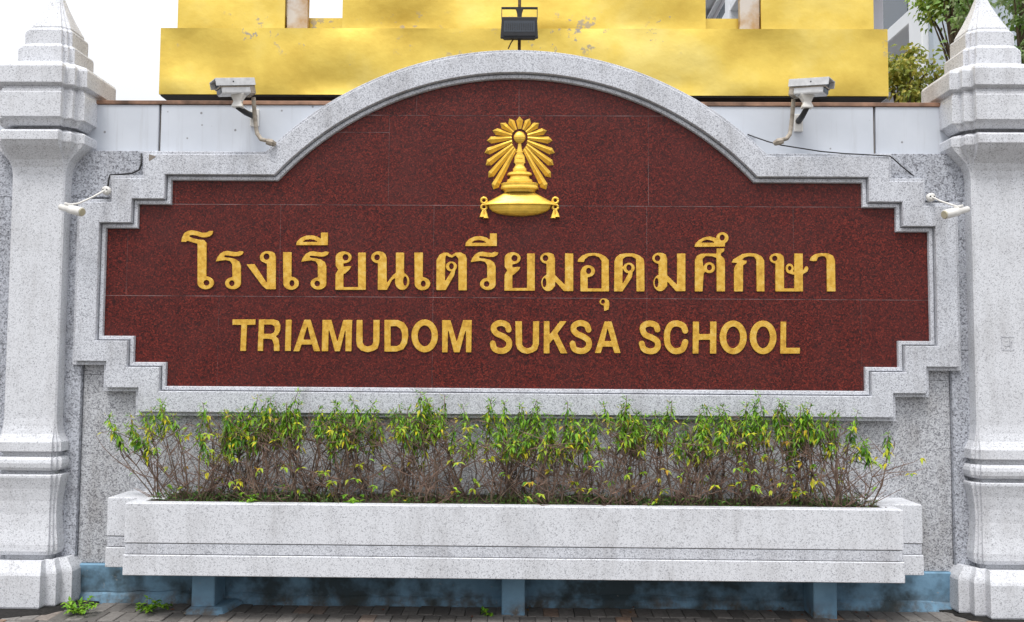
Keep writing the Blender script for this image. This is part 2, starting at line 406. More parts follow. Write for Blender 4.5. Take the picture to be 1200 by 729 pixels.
def contours(F, xs, ys):
    segs = {}
    ny, nx = F.shape
    def key(a): return a
    pt = {}
    def edge(i, j, hor):
        k = (i, j, hor)
        if k not in pt:
            if hor: a, b = F[j, i], F[j, i+1]; t = a/(a-b); pt[k] = (xs[i]+(xs[i+1]-xs[i])*t, ys[j])
            else: a, b = F[j, i], F[j+1, i]; t = a/(a-b); pt[k] = (xs[i], ys[j]+(ys[j+1]-ys[j])*t)
        return k
    S = F < 0
    code = S[:-1, :-1]*1+S[:-1, 1:]*2+S[1:, 1:]*4+S[1:, :-1]*8
    T = {1:[(3,0)],2:[(0,1)],3:[(3,1)],4:[(1,2)],5:[(3,0),(1,2)],6:[(0,2)],7:[(3,2)],8:[(2,3)],9:[(2,0)],10:[(0,1),(2,3)],11:[(2,1)],12:[(1,3)],13:[(1,0)],14:[(0,3)]}
    for j, i in zip(*np.nonzero((code > 0) & (code < 15))):
        E_ = {0:lambda: edge(i,j,True),1:lambda: edge(i+1,j,False),2:lambda: edge(i,j+1,True),3:lambda: edge(i,j,False)}
        for a, b in T[code[j, i]]: segs[E_[a]()] = E_[b]()
    loops = []
    while segs:
        s0, nx_ = segs.popitem(); lp = [s0]
        while nx_ != s0 and nx_ in segs: lp.append(nx_); nx_ = segs.pop(nx_)
        loops.append([pt[k] for k in lp])
    return loops
def simplify(lp, tol):
    n = len(lp); h = n//2
    def dp(a):
        if len(a) < 3: return a
        (x0, y0), (x1, y1) = a[0], a[-1]; L = math.hypot(x1-x0, y1-y0)+1e-12
        best, bi = 0, 0
        for i in range(1, len(a)-1):
            d = abs((a[i][0]-x0)*(y1-y0)-(a[i][1]-y0)*(x1-x0))/L
            if d > best: best, bi = d, i
        if best < tol: return [a[0], a[-1]]
        return dp(a[:bi+1])[:-1]+dp(a[bi:])
    return dp(lp[:h+1])[:-1]+dp(lp[h:]+[lp[0]])[:-1]
def blur(F, sg):
    k = int(3*sg)+1; wv = np.exp(-.5*(np.arange(-k, k+1)/sg)**2); wv /= wv.sum()
    for ax in (0, 1):
        Fp = np.pad(F, [(k, k) if a == ax else (0, 0) for a in (0, 1)], mode='edge')
        F = sum(wv[i]*(Fp[i:i+F.shape[0]] if ax == 0 else Fp[:, i:i+F.shape[1]]) for i in range(2*k+1))
    return F
def letter(prims, x0, y0, k, dx=0, dy=0):
    """prims in zoomed pixels (k per photo pixel) from corner x0,y0; cut into the red slabs' face as gilded raised letters"""
    cv = lambda p: ((p[0]/k+x0+dx), (p[1]/k+y0+dy))
    allp = []
    for t, a in prims:
        if t in 'Pp': allp += [cv(p) for p in a]
        elif t == 'S': allp += [cv((p[0]+q*a[1]/2, p[1]+q*a[1]/2)) for p in a[0] for q in (-1, 1)]
        else: allp += [cv((a[0]-a[2], a[1]-a[3])), cv((a[0]+a[2], a[1]+a[3]))]
    ax = min(p[0] for p in allp)-2; bx = max(p[0] for p in allp)+2; ay = min(p[1] for p in allp)-2; by = max(p[1] for p in allp)+2
    st = .22; xs = np.arange(ax, bx, st); ys = np.arange(ay, by, st)
    P = np.stack(np.meshgrid(xs, ys), -1); F = np.full(P.shape[:2], 9.0)
    for t, a in prims:
        if t == 'P': F = np.minimum(F, seg_sdf(P, [cv(p) for p in a]))
        if t == 'S': F = np.minimum(F, stroke_sdf(P, [cv(p) for p in a[0]], a[1]/k))
        if t == 'E': F = np.minimum(F, ell_sdf(P, *cv(a[:2]), a[2]/k, a[3]/k))
    for t, a in prims:
        if t == 'p': F = np.maximum(F, -seg_sdf(P, [cv(p) for p in a]))
        if t == 'e': F = np.maximum(F, -ell_sdf(P, *cv(a[:2]), a[2]/k, a[3]/k))
    F = blur(F, 1.4)+1e-7
    loops = [simplify(l, .05) for l in contours(F, xs, ys) if len(l) > 8]
    cu = bpy.data.curves.new('letter', 'CURVE'); cu.dimensions = '2D'; cu.fill_mode = 'BOTH'; cu.extrude = .0042; cu.bevel_depth = .0014; cu.bevel_resolution = 0
    cu.offset = -.0018
    for l in loops:
        sp = cu.splines.new('POLY'); sp.points.add(len(l)-1); sp.use_cyclic_u = True
        for q, (x, y) in zip(sp.points, l):
            wpt = at(x, y, 0); q.co = (wpt.x, wpt.z, 0, 1)
    tmp = bpy.data.objects.new('tmp', cu); me = bpy.data.meshes.new_from_object(tmp)
    bpy.data.objects.remove(tmp); bpy.data.curves.remove(cu)
    o0 = base_of(sign)
    for v in me.vertices:
        x, z, h = v.co; v.co = (x-o0.x, -h-.0048-o0.y, z-o0.z)
    me.materials.clear(); me.materials.append(M['letter'])
    ob = bpy.data.objects.new('letter', me); col.objects.link(ob); ob.parent = sign
    return ob
RO = [('P', [(425,375),(440,335),(470,297),(505,278),(540,273),(580,281),(625,286),(652,274),(690,282),(677,308),(645,324),(600,326),(550,319),(515,316),(503,325),(520,335),(560,338),(610,350),(648,375),(663,415),(663,577),(583,577),(580,400),(560,370),(520,361),(470,367)]),
      ('E', (588,577,75,58)), ('e', (577,577,25,26))]
SE = [('P', [(15,285),(98,285),(96,578),(18,578)]), ('E', (92,578,74,62)), ('e', (100,577,22,28))]
II = [('P', [(138,222),(145,188),(180,152),(230,131),(290,127),(340,140),(370,162),(370,102),(438,102),(438,222)]), ('p', [(198,190),(225,172),(270,165),(310,172),(342,190)])]
YO = [('P', [(508,330),(545,290),(583,385),(583,422),(620,416),(660,416),(640,450),(600,486),(583,495),(583,613),(718,613),(718,290),(793,290),(793,640),(505,640),(508,490),(532,450),(508,415)]), ('E', (584,335,76,57)), ('e', (602,335,27,29)),
      ('p', [(590,398),(625,396),(655,380),(660,410),(625,408),(595,414)])]
MO = [('P', [(402,180),(440,133),(470,145),(484,185),(484,340),(575,430),(575,137),(655,137),(655,492),(565,492),(485,402),(484,450),(402,450)]), ('E', (412,183,69,53)), ('e', (393,182,25,27)), ('E', (418,414,65,78)), ('e', (384,412,17,43))]
A_, B_, C_, D_, E_, F_ = (200,260,8), (330,260,8), (460,260,8), (590,280,8), (710,260,8), (840,260,8)
letter([('P', [(102,190),(110,150),(130,108),(165,86),(205,80),(250,88),(300,104),(340,102),(365,88),(405,86),(396,118),(370,140),(330,149),(290,146),(240,130),(205,126),(183,130),(178,140),(215,155),(270,168),(315,172),(342,200),(338,573),(255,573),(255,208),(200,192),(160,180),(148,192)]), ('E', (332,573,78,62)), ('e', (340,573,27,26))], *A_)
letter(RO, *A_)
letter([('P', [(905,340),(950,279),(978,295),(990,330),(990,630),(985,635),(900,635),(860,600),(712,400),(790,397),(905,575)]), ('E', (912,335,74,60)), ('e', (902,328,27,29)), ('p', [(895,392),(840,392),(840,370),(880,385)])], *A_)
letter(SE, *B_)
letter(RO, *A_, 100, .4)
letter(II, *B_)
letter(YO, *B_)
letter([('P', [(905,330),(950,282),(975,305),(988,340),(988,575),(1045,500),(1072,478),(1072,290),(1152,290),(1150,480),(1085,520),(1040,545),(990,640),(902,640)]), ('P', [(1072,470),(1152,460),(1150,600),(1070,600)]), ('E', (912,335,72,57)), ('e', (897,335,25,27)), ('E', (1132,560,68,81)), ('e', (1160,557,18,44)), ('p', [(1000,300),(1060,300),(1060,470),(1035,500),(1000,545)])], *B_)
letter(SE, *B_, 153.7, .5)
letter([('P', [(410,642),(412,360),(440,310),(485,288),(520,290),(555,314),(590,290),(640,287),(685,310),(698,345),(698,645),(618,645),(616,345),(592,318),(560,338),(530,332),(505,315),(497,345),(493,560),(545,475),(592,450),(582,500),(500,642)]), ('E', (553,420,53,47)), ('e', (553,418,21,28))], *C_)
letter(RO, *A_, 298.2, .9)
letter(II, *B_, 197.75, 1)
letter(YO, *B_, 197.75, 1)
letter(MO, *D_)
letter([('P', [(692,218),(700,190),(735,158),(785,137),(850,132),(905,140),(955,165),(987,200),(990,495),(720,495),(720,310),(735,270),(790,330),(790,465),(918,465),(918,210),(895,175),(850,158),(800,165),(765,192),(755,220)]), ('E', (792,304,66,57)), ('e', (798,302,23,28))], *D_)
letter([('E', (942,592,44,34)), ('e', (932,590,17,20)), ('P', [(955,562),(985,575),(993,600),(993,630),(985,665),(942,680),(938,615)])], *D_)
letter([('P', [(75,655),(78,370),(95,330),(130,305),(190,295),(260,297),(310,315),(350,345),(360,380),(362,655),(285,655),(280,350),(240,328),(190,328),(158,350),(155,585),(212,480),(252,465),(245,520),(165,640),(155,655)]), ('E', (215,435,55,50)), ('e', (215,432,23,28))], *E_)
letter(MO, *D_, 131.2, .1)
letter([('P', [(830,655),(832,360),(850,320),(890,300),(960,297),(1035,300),(1035,250),(1112,250),(1105,280),(1078,298),(1075,315),(1108,345),(1115,380),(1115,655),(1035,655),(1033,340),(990,325),(930,325),(905,350),(912,430),(930,470),(915,490),(905,655)]), ('E', (968,432,54,52)), ('e', (968,430,23,27))], *E_)
letter([('P', [(828,238),(835,208),(870,172),(920,147),(975,137),(1020,150),(1045,170),(1090,180),(1115,202),(1115,235)]), ('p', [(888,197),(915,179),(950,170),(990,178),(1022,197)]), ('E', (1090,153,58,54)), ('e', (1088,150,23,27))], *E_)
letter([('P', [(135,385),(150,355),(190,330),(240,302),(300,293),(370,300),(420,325),(443,365),(445,655),(370,655),(366,360),(345,330),(300,325),(260,335),(235,352),(250,362),(280,365),(275,390),(245,410),(243,655),(158,655),(158,440),(175,405),(190,388)])], *F_)
letter([('P', [(545,330),(590,297),(620,320),(628,350),(628,625),(722,625),(722,298),(803,298),(805,655),(545,655)]), ('E', (555,345,65,49)), ('e', (540,345,24,24)), ('E', (680,440,38,48)), ('e', (680,437,16,21)), ('P', [(680,465),(720,470),(790,468),(815,445),(825,422),(845,418),(858,440),(845,470),(810,490),(760,498),(710,497),(685,490)])], *F_)
letter([('P', [(865,365),(880,330),(920,303),(975,294),(1040,296),(1085,318),(1105,360),(1110,655),(1027,655),(1024,350),(1005,325),(975,325),(945,335),(932,370),(900,372)])], *F_)
# Latin line
a_, b_, c_, d_ = (265,360,8), (410,360,8), (560,360,6.6667), (735,360,5.7143)
letter([('P', [(62,115),(280,115),(278,168),(200,168),(190,412),(135,412),(145,168),(62,168)])], *a_)
letter([('P', [(310,115),(450,115),(495,130),(513,170),(512,215),(495,255),(470,275),(495,300),(503,350),(505,412),(450,412),(450,350),(435,305),(400,298),(352,298),(350,412),(298,412)]), ('p', [(360,165),(430,165),(455,180),(460,210),(450,238),(425,250),(358,250)])], *a_)
letter([('P', [(562,118),(618,118),(610,412),(553,412)])], *a_)
letter([('P', [(735,118),(795,118),(885,415),(825,415),(808,352),(712,352),(690,415),(632,415)]), ('p', [(765,180),(795,305),(728,305)])], *a_)
letter([('P', [(905,120),(990,120),(1045,325),(1100,120),(1185,120),(1178,415),(1120,415),(1122,205),(1070,415),(1020,415),(965,205),(960,415),(898,415)])], *a_)
letter([('P', [(65,120),(122,120),(122,330),(135,358),(170,370),(205,358),(220,330),(222,120),(282,120),(280,330),(262,390),(220,412),(170,425),(110,410),(70,370),(60,320)])], *b_)
letter([('P', [(325,120),(450,120),(510,145),(545,200),(550,270),(540,340),(505,395),(440,418),(325,418)]), ('p', [(385,180),(440,180),(475,205),(490,250),(488,310),(470,350),(440,365),(385,365)])], *b_)
letter([('E', (703,270,125,155)), ('e', (703,270,64,97))], *b_)
letter([('P', [(865,122),(945,122),(1003,325),(1062,122),(1145,122),(1140,425),(1088,425),(1088,210),(1030,425),(975,425),(922,210),(918,425),(865,425)])], *b_)
S1 = [('S', ([(241,176),(225,140),(180,124),(135,140),(124,175),(150,208),(200,230),(240,262),(242,308),(210,338),(170,342),(130,325),(117,285)], 48))]
letter(S1, *c_)
letter([('P', [(292,110),(345,110),(347,290),(360,312),(388,322),(415,312),(428,290),(430,110),(480,110),(478,290),(462,335),(430,355),(388,367),(340,355),(310,330),(295,290)])], *c_)
letter([('P', [(515,110),(560,110),(560,215),(640,110),(695,110),(622,205),(700,362),(645,362),(590,250),(560,285),(560,362),(513,362)])], *c_)
letter(S1, *c_, 93.4, .1)
letter([('P', [(988,112),(1045,112),(1115,360),(1065,360),(1050,310),(975,310),(960,360),(912,360)]), ('p', [(1012,165),(1040,265),(990,265)])], *c_)
letter([('S', ([(201,150),(190,122),(150,110),(112,122),(102,150),(120,185),(165,205),(200,230),(203,268),(180,292),(145,295),(110,280),(97,245)], 41))], *d_)
letter([('S', ([(387,158),(372,125),(330,110),(290,122),(268,165),(265,210),(272,255),(300,288),(335,295),(370,280),(388,235)], 42))], *d_)
letter([('P', [(438,97),(480,97),(480,180),(553,180),(553,97),(597,97),(595,312),(552,312),(552,220),(478,220),(476,312),(436,312)])], *d_)
letter([('E', (708,203,91,113)), ('e', (708,203,46,72))], *d_)
letter([('E', (908,203,90,113)), ('e', (908,203,45,72))], *d_)
letter([('P', [(1025,97),(1063,97),(1062,272),(1155,272),(1153,312),(1022,312)])], *d_)

# ---- emblem: relief crown on a cushion with a fan of rays
def ep(x, y): p = at(540+x/4.857, 120+y/4.857, 0); return Vector((p.x, 0, p.z))
k1 = (ep(336, 0)-ep(335, 0)).length
m = MB().prism([(ep(335+29*math.cos(a), 330+45*math.sin(a)).x, ep(335+29*math.cos(a), 330+45*math.sin(a)).z) for a in [2*math.pi*i/16 for i in range(16)]], -.014, 0)
emblem = m.build('emblem', 'emblem', sign); emblem['label'] = 'gold relief emblem of a tiered crown on a cushion with radiating rays'
tips = [(335,80),(394,92),(446,118),(490,161),(522,218),(535,288),(528,358),(513,428),(486,496)]
for i, (tx, ty) in enumerate(tips):
    for s in ((1,) if i == 0 else (1, -1)):
        T = Vector((335+(tx-335)*s, ty)); 
        cx_, cy_ = 335, 198
        start = Vector((cx_, cy_ + (0 if i < 5 else (i-4)*6)))
        d = (T-start); L = d.length; d.normalize(); nrm = Vector((-d.y, d.x))
        a0 = start+d*(46 if i < 6 else 50); wmax = 20 if i < 8 else 22
        b0 = start+d*(L-24)
        pts2 = [a0-nrm*9, b0-nrm*wmax, T, b0+nrm*wmax, a0+nrm*9]
        ridge = [a0, b0, T]
        vs = [ep(p.x, p.y)+Vector((0, -.001, 0)) for p in pts2] + [ep(a0.x, a0.y)+Vector((0, -.008, 0)), ep(b0.x, b0.y)+Vector((0, -.024, 0))]
        q = MB(); q.add(vs, [(0,1,6,5),(1,2,6),(2,3,6),(3,4,5,6),(0,5,4)]); q.build('ray', 'emblem', emblem)
def relief(prof, cx, depth, name, n=14):
    rings = []
    for y, hw in prof:
        rings.append([ep(cx+hw*math.cos(math.pi*j/n), y)+Vector((0, -(hw*k1*depth*math.sin(math.pi*j/n)**.8 if 0 < j < n else 0), 0)) for j in range(n+1)])
    q = MB(); q.loft(rings, False, False, False); ob = q.build(name, 'emblem', emblem); return ob
relief([(232,6),(236,9),(255,11),(277,15),(279,20),(286,21),(288,16),(300,18),(303,26),(312,29),(322,30),(324,24),(328,31),(342,33),(346,33),(349,24),(362,27),(374,34),(378,39),(392,40),(396,37),(398,55),(404,68),(414,72),(418,68),(421,54),(438,60),(442,72),(456,75),(459,68),(461,98),(465,107),(478,104),(488,108),(496,107),(500,95),(514,84)], 335, .5, 'crown')
relief([(512,84),(522,98),(540,132),(556,160),(570,190),(580,208),(586,212),(588,200)], 335, .24, 'cushion_top', 24)
relief([(588,184),(592,178),(606,172),(622,154),(634,124),(643,80),(649,20)], 335, .25, 'cushion_base', 24)
ob = relief([(164,2),(168,14),(176,24),(188,32),(200,35),(212,32),(224,24),(232,14),(236,2)], 335, .6, 'orb', 12)
for k in range(11):
    x = 335+(k-5)*21; c = ep(x, 545-abs(k-5)*1.0); y = -.015-.025*(1-((k-5)/6)**2)
    q = MB(); q.add([c+Vector((-9*k1, y+.012, 3*k1)), c+Vector((0, y-.003, -7*k1)), c+Vector((9*k1, y+.012, 3*k1)), c+Vector((0, y+.004, 10*k1))], [(0,1,2,3)]); q.build('stitch', 'emblem', emblem)
for s in (-1, 1):
    for cy_, r_ in ((560, 20), (598, 19)):
        c = Vector((335+s*203, cy_)); q = MB()
        q.tube([ep(c.x+r_*.8*math.cos(a), c.y+r_*.8*math.sin(a))+Vector((0, -.008, 0)) for a in [2*math.pi*i/14 for i in range(15)]], 7.5*k1, 6); q.build('tassel_loop', 'emblem', emblem, smooth=True)
    for dx_, dy_ in ((-8, 0), (12, -6)):
        q = MB(); c = ep(335+s*(200+dx_), 640+dy_); t_ = ep(335+s*(200+dx_*.3), 606)
        q.tube([t_+Vector((0,-.008,0)), (t_+c)/2+Vector((0,-.01,0)), c+Vector((0,-.01,0)), c+Vector((0,-.01,-.025))], [5*k1, 7*k1, 10*k1, 17*k1], 8); q.build('tassel', 'emblem', emblem)

# ------------------------------------------------------------------ pillars
PROF = [(716,.185,.068),(714,.19,.068),(677,.19,.068),(673,.187,.066),(659,.168,.055),(657.5,.13,.012),(652.8,.13,.012),(652,.166,.018),(648,.174,.020),(640,.176,.0195),(622,.169,.016),(604,.165,.0145),(588,.167,.015),(574,.174,.017),(565,.181,.020),(561,.184,.022),(558,.184,.022),(557,.178,.019),(556.5,.145,.010),(553,.145,.010),
 (552,.172,.020),(549,.179,.023),(544,.181,.024),(540,.179,.023),(536.5,.172,.020),(535.5,.155,.012),(531,.155,.012),(530,.178,.020),(519,.178,.020),(516,.174,.017),(509,.170,.010),(500,.168,.006),(490,.167,.004),(360,.168,.004),(205,.170,.004),
 (196,.171,.007),(187,.174,.016),(178,.179,.033),(170,.185,.049),(164.5,.189,.057),(163,.192,.059),(153,.192,.059),(151.5,.188,.055),(151,.14,.02),(147.5,.14,.02),
 (147,.180,.034),(143,.187,.040),(138.5,.192,.044),(136,.20,.053),(107.5,.20,.053),(106,.198,.052),(103.5,.198,.052),(102.5,.192,.049),(100,.193,.049),(95.5,.212,.056),(76,.212,.056),(73,.206,.054),(71,.136,.029),(54,.136,.029),(51.5,.132,.028),(50.5,.113,.025),(35,.113,.025),(32.5,.11,.024),(31.8,.098,.021),(29.5,.098,.021),(17,.066,.0145),(5,.040,.009),(-8,.018,.004),(-18,.004,.001)]
YA = .08
def plan(a, e):
    h = a+2*e
    q = [(a,-h),(a,-h+e),(a+e,-h+e),(a+e,-h+2*e),(h,-h+2*e)]
    out = []
    for k in range(4):
        for x, y in q:
            for _ in range(k): x, y = -y, x
            out.append((x, y))
    return out
for s, lab in ((-1, 'pale granite pillar with stepped spire, left of the sign beside the first blue leg'), (1, 'pale granite pillar with stepped spire backed by leafy trees')):
    p = empty('pillar', (s*XP, YA, 0), 'pale granite pillar with stepped spire against plain white sky' if s < 0 else 'pale granite pillar with stepped spire backed by green trees', 'pillar', 'pillars at the ends of the sign wall')
    def part(lo, hi, name, mat='granite_pale', bev=.0025):
        rings = []
        for y, a, e in PROF[lo:hi]:
            z = .5*(at(40, y, YA-a-2*e).z+at(1172, y+8 if y > 300 else y+4, YA-a-2*e).z)
            rings.append([(s*XP+x, YA+yy, max(z, -.01)) for x, yy in plan(a, e)])
        MB().loft(rings).build(name, mat, p, bev)
    part(0, 6, 'base_block'); part(5, 20, 'bell_moulding'); part(19, 26, 'torus_moulding'); part(25, 43, 'shaft'); part(42, 54, 'cap_band')
    part(53, 59, 'cap_tier'); part(58, 62, 'cap_tier'); part(61, 65, 'cap_tier'); part(64, len(PROF), 'spire')
    if s > 0:   # small carved square mark on the shaft
        c = at(1181, 402, YA-.176); q = MB()
        t = .004
        yb = YA-.1765-.0012
        for x0, x1, z0, z1 in ((-.042,.042,.036,.042),(-.042,.042,-.05,-.042),(-.042,-.036,-.04,.034),(-.02,.012,-.022,-.016),(.01,.016,-.03,.02),(-.02,.0,.008,.014),(.022,.027,-.03,.012)):
            q.box(c.x+x0, c.x+x1, yb, yb+.006, c.z+z0, c.z+z1)
        q.build('carved_mark', 'granite_light', p)
    # dirt packed under the uneven foot of the pillar
for s in (-1, 1):
    m = MB(); ring = []
    rr = random.Random(5+s); n = 40
    K = .42 if s < 0 else .36
    top = [(s*XP+(K+.07*rr.random())*math.cos(2*math.pi*i/n), YA-.02+(K+.02+.06*rr.random())*math.sin(2*math.pi*i/n)) for i in range(n)]
    m.loft([[(x, y, -.005) for x, y in top], [(x, y, .004) for x, y in top], [(s*XP+(x-s*XP)*.8, YA+(y-YA)*.8, .012) for x, y in top]])
    tag(m.build('dirt_patch', 'dirt'), kind='stuff')

# ------------------------------------------------------------------ planter
pl = empty('planter', (0, -.22, 0), 'long pale granite planter on blue legs below the sign', 'planter')
YF, YWg = -.48, -.27
zpt = .5*(at(146, 589.5, YF).z+at(1057, 597.5, YF).z); zpb = .5*(at(146, 675, YF).z+at(1057, 682.5, YF).z)
z1 = .5*(at(300, 638, YF).z+at(900, 643, YF).z); z2 = .5*(at(300, 651.5, YF).z+at(900, 656, YF).z)
XF = .5*(at(1058, 640, YF).x-at(145.5, 632, YF).x); XW = .5*(at(1079.5, 640, YWg).x-at(124, 632, YWg).x)
def course(za, zb, grow, name, mat):
    f = YF-grow; T = .085
    # front ledge in three stones, then return ends and wings
    xc = [-XF-grow, -XF/3, XF/3+.1, XF+grow]
    MB().box(-XF-grow, XF+grow, f, YF+T, za, zb).build(name, mat, pl, .004)
    for s in (-1, 1):
        MB().box(min(s*(XF+grow), s*(XF-T)), max(s*(XF+grow), s*(XF-T)), YF+T+.0005, YWg-grow-.0005, za, zb).build('return_'+name, mat, pl, .003)
        MB().box(min(s*(XW+grow), s*(XF-.16)), max(s*(XW+grow), s*(XF-.16)), YWg-grow, -.0195+.055, za, zb).build('wing_'+name, mat, pl, .004)
course(zpb, z2-.003, .006, 'lower_course', 'granite_pale')
course(z2, z1-.004, -.001, 'middle_band', 'granite_light')
course(z1, zpt, .003, 'upper_course', 'granite_pale')
MB().box(-XF+.02, XF-.02, YF+.012, .0, zpb+.02, zpb+.07).build('floor_slab', 'mortar', pl)
MB().box(-XF+.02, XF-.02, YF+.012, YF+.08, zpb+.07, zpt-.02).build('core', 'mortar', pl)
# soil, slightly heaped
n = 90; m = MB(); rr = random.Random(9); rows_ = []
for j in range(7):
    y = YF+.08+(.0-YF-.06)*j/6
    rows_.append([(-XF+.06+(2*XF-.12)*i/n, y, zpt-.022+.02*rr.random()+.012*math.sin(i*.5)) for i in range(n+1)])
m.loft(rows_, False, False, False); m.build('soil', 'soil', pl, smooth=True)
for px, py in ((238, 700), (601.5, 700), (967, 705)):
    q = at(px, py, -.21); hw = .074
    lg = MB().loft([[(q.x+x*1.0, y, z) for x, y in ((-hw, -.215), (hw, -.215), (hw, .0), (-hw, .0))] for z in (-.01, .02, zpb+.03)])
    L = lg.build('leg', 'blue_leg', pl, .006)
    if px < 300: MB().loft([[(q.x+x*k, y*k2-.02, z) for x, y in ((-hw, -.235), (hw+.05, -.235), (hw+.09, -.0), (-hw, -.0))] for z, k, k2 in ((-.01, 1.25, 1.1), (.02, 1.18, 1.05), (.035, 1.02, .9))]).build('foot', 'blue_leg', L, .004)

# ------------------------------------------------------------------ foliage helpers
def mixc(a, b, t): return tuple(a[i]+(b[i]-a[i])*t for i in range(3))
def leaf(m, p, d, n, L, W, tint, fold=.25):
    d = d.normalized(); sd_ = d.cross(n)
    if sd_.length < 1e-4: sd_ = d.orthogonal()
    sd_.normalize(); n = sd_.cross(d)
    a = p+d*L*.38+sd_*W*.5+n*W*fold; b = p+d*L*.38-sd_*W*.5+n*W*fold; mid = p+d*L*.42; tip = p+d*L-n*L*.12
    m.add([p, a, mid, b, tip], [(0,2,1),(0,3,2),(1,2,4),(2,3,4)], tint)
DK, MD, LT, YE, OC = (.032,.105,.016), (.12,.32,.026), (.30,.51,.038), (.68,.56,.025), (.50,.28,.03)
ZS = zpt-.015
def shrub(x, y, h, shoots, rr, label, lean=0.0, group='shrubs in the planter'):
    t = empty('shrub', (x, y, ZS-.02), label, 'shrub', group)
    st = MB(); tw = MB(); lvs = []
    stems = []
    for k in range(shoots):
        a = rr.uniform(-1, 1); top = Vector((x+a*.19+lean*h*rr.uniform(.5, 1), y+rr.uniform(-.05, .04), ZS+h*rr.uniform(.74, 1.03)))
        b = Vector((x+rr.uniform(-.05, .05), y+rr.uniform(-.03, .03), ZS-.02))
        n = 7; pts = []
        bow = rr.uniform(-.07, .07); rr_s = rr.choice((.0035, .0045, .006))
        for i in range(n):
            f = i/(n-1); p = b.lerp(top, f)+Vector((math.sin(f*3.1)*bow+rr.uniform(-.012, .012), rr.uniform(-.012, .012), 0)); pts.append(p)
        st.tube(pts, [rr_s*(1-.75*i/(n-1))+.0008 for i in range(n)], 5)
        stems.append(pts)
        # drooping leaf tassel along the top part
        nl = rr.randint(32, 60); up0 = rr.uniform(.60, .78); lv = MB(); lvs.append(lv)
        for q in range(nl):
            f = up0+(1-up0)*(q/nl)**.8
            s_ = f*(n-1); i = min(int(s_), n-2); p = pts[i].lerp(pts[i+1], s_-i)
            az = rr.uniform(0, 2*math.pi); out = Vector((math.cos(az), math.sin(az)*.8, 0))
            d = out*rr.uniform(.35, .95)+Vector((0, 0, rr.uniform(-1.1, -.15)))
            if f > .95: d = out*.7+Vector((0, 0, rr.uniform(-.3, .6)))
            pp = p+out*rr.uniform(.0, .012)
            c = mixc(MD, LT, rr.random()**.6); u_ = rr.random()
            if f < up0+.10 and u_ < .5: c = mixc(LT, YE, rr.random())
            elif u_ < .10: c = mixc(LT, YE, rr.uniform(.4, 1))
            elif u_ > .78: c = mixc(DK, MD, rr.random())
            L = rr.uniform(.036, .070)*(1-.35*max(0, f-.85)/.15)
            leaf(lv, pp, d, out+Vector((0, 0, .4)), L, L*rr.uniform(.24, .34), c)
    # bare side twigs
    for k in range(33):
        pts = rr.choice(stems); i = rr.randint(0, 4); p = pts[i].copy(); d = Vector((rr.uniform(-1, 1), rr.uniform(-.45, .35), rr.uniform(.15, 1.0))).normalized()
        L = rr.uniform(.12, .36); q = [p]
        for j in range(4):
            d = (d+Vector((rr.uniform(-.35, .35), rr.uniform(-.25, .25), rr.uniform(-.2, .25)))).normalized(); q.append(q[-1]+d*L/4)
            if q[-1].y > -.10: q[-1].y = -.10
            if q[-1].z > ZS+h*.80: q[-1].z = ZS+h*rr.uniform(.7, .8)
        tw.tube(q, [.0032, .0027, .0022, .0016, .0010], 4)
        for e in range(2):
            p2 = q[rr.randint(1, 3)]; d2 = Vector((rr.uniform(-1, 1), rr.uniform(-.4, .4), rr.uniform(-.1, 1))).normalized(); p3 = p2+d2*rr.uniform(.04, .11)
            if p3.y > -.10: p3.y = -.10
            tw.tube([p2, (p2+p3)/2+Vector((rr.uniform(-.01, .01), 0, rr.uniform(-.01, .01))), p3], [.0016, .0013, .0008], 3)
        if rr.random() < .22:
            for e in range(rr.randint(1, 5)):
                out = Vector((rr.uniform(-1, 1), rr.uniform(-1, 0), rr.uniform(-.8, .3))); L = rr.uniform(.035, .055)
                leaf(lv, q[-1], out, Vector((0, -.3, 1)), L, L*.4, mixc(LT, rr.choice((YE, YE, OC, MD)), rr.random()))
    tag(st.build('stem', 'bark', t, smooth=True), kind='stuff'); tag(tw.build('twig', 'twig', t), kind='stuff')
    for lv in lvs: tag(lv.build('leaf_cluster', 'leaf', t), kind='stuff')
rr = random.Random(21)
NS = 46
specs = []
shared = 'leggy shrub with bare stems and drooping yellow-green leaves amid the planter row'
for i in range(NS):
    f = i/(NS-1)
    x = -XF+.16+(2*XF-.36)*f+rr.uniform(-.04, .04); y = rr.uniform(-.34, -.19)
    h = rr.uniform(.60, .72) if rr.random() > .22 else rr.uniform(.48, .58)
    lab = shared; grp = 'shrubs in the planter'; lean = rr.uniform(-.30, .30); ns = rr.choice((4, 5, 6))
    if i == 0: lab = 'bushy leaning shrub spilling past the planter end beside the white-sky pillar'; lean = -.42; ns = 6; h = .56; grp = None
    if i == NS-1: lab = 'sparse arching shrub with few leaves at the planter end beside the tree-backed pillar'; lean = .45; ns = 3; h = .50; grp = None
    specs.append([x, y, h, ns, lab, lean, grp])
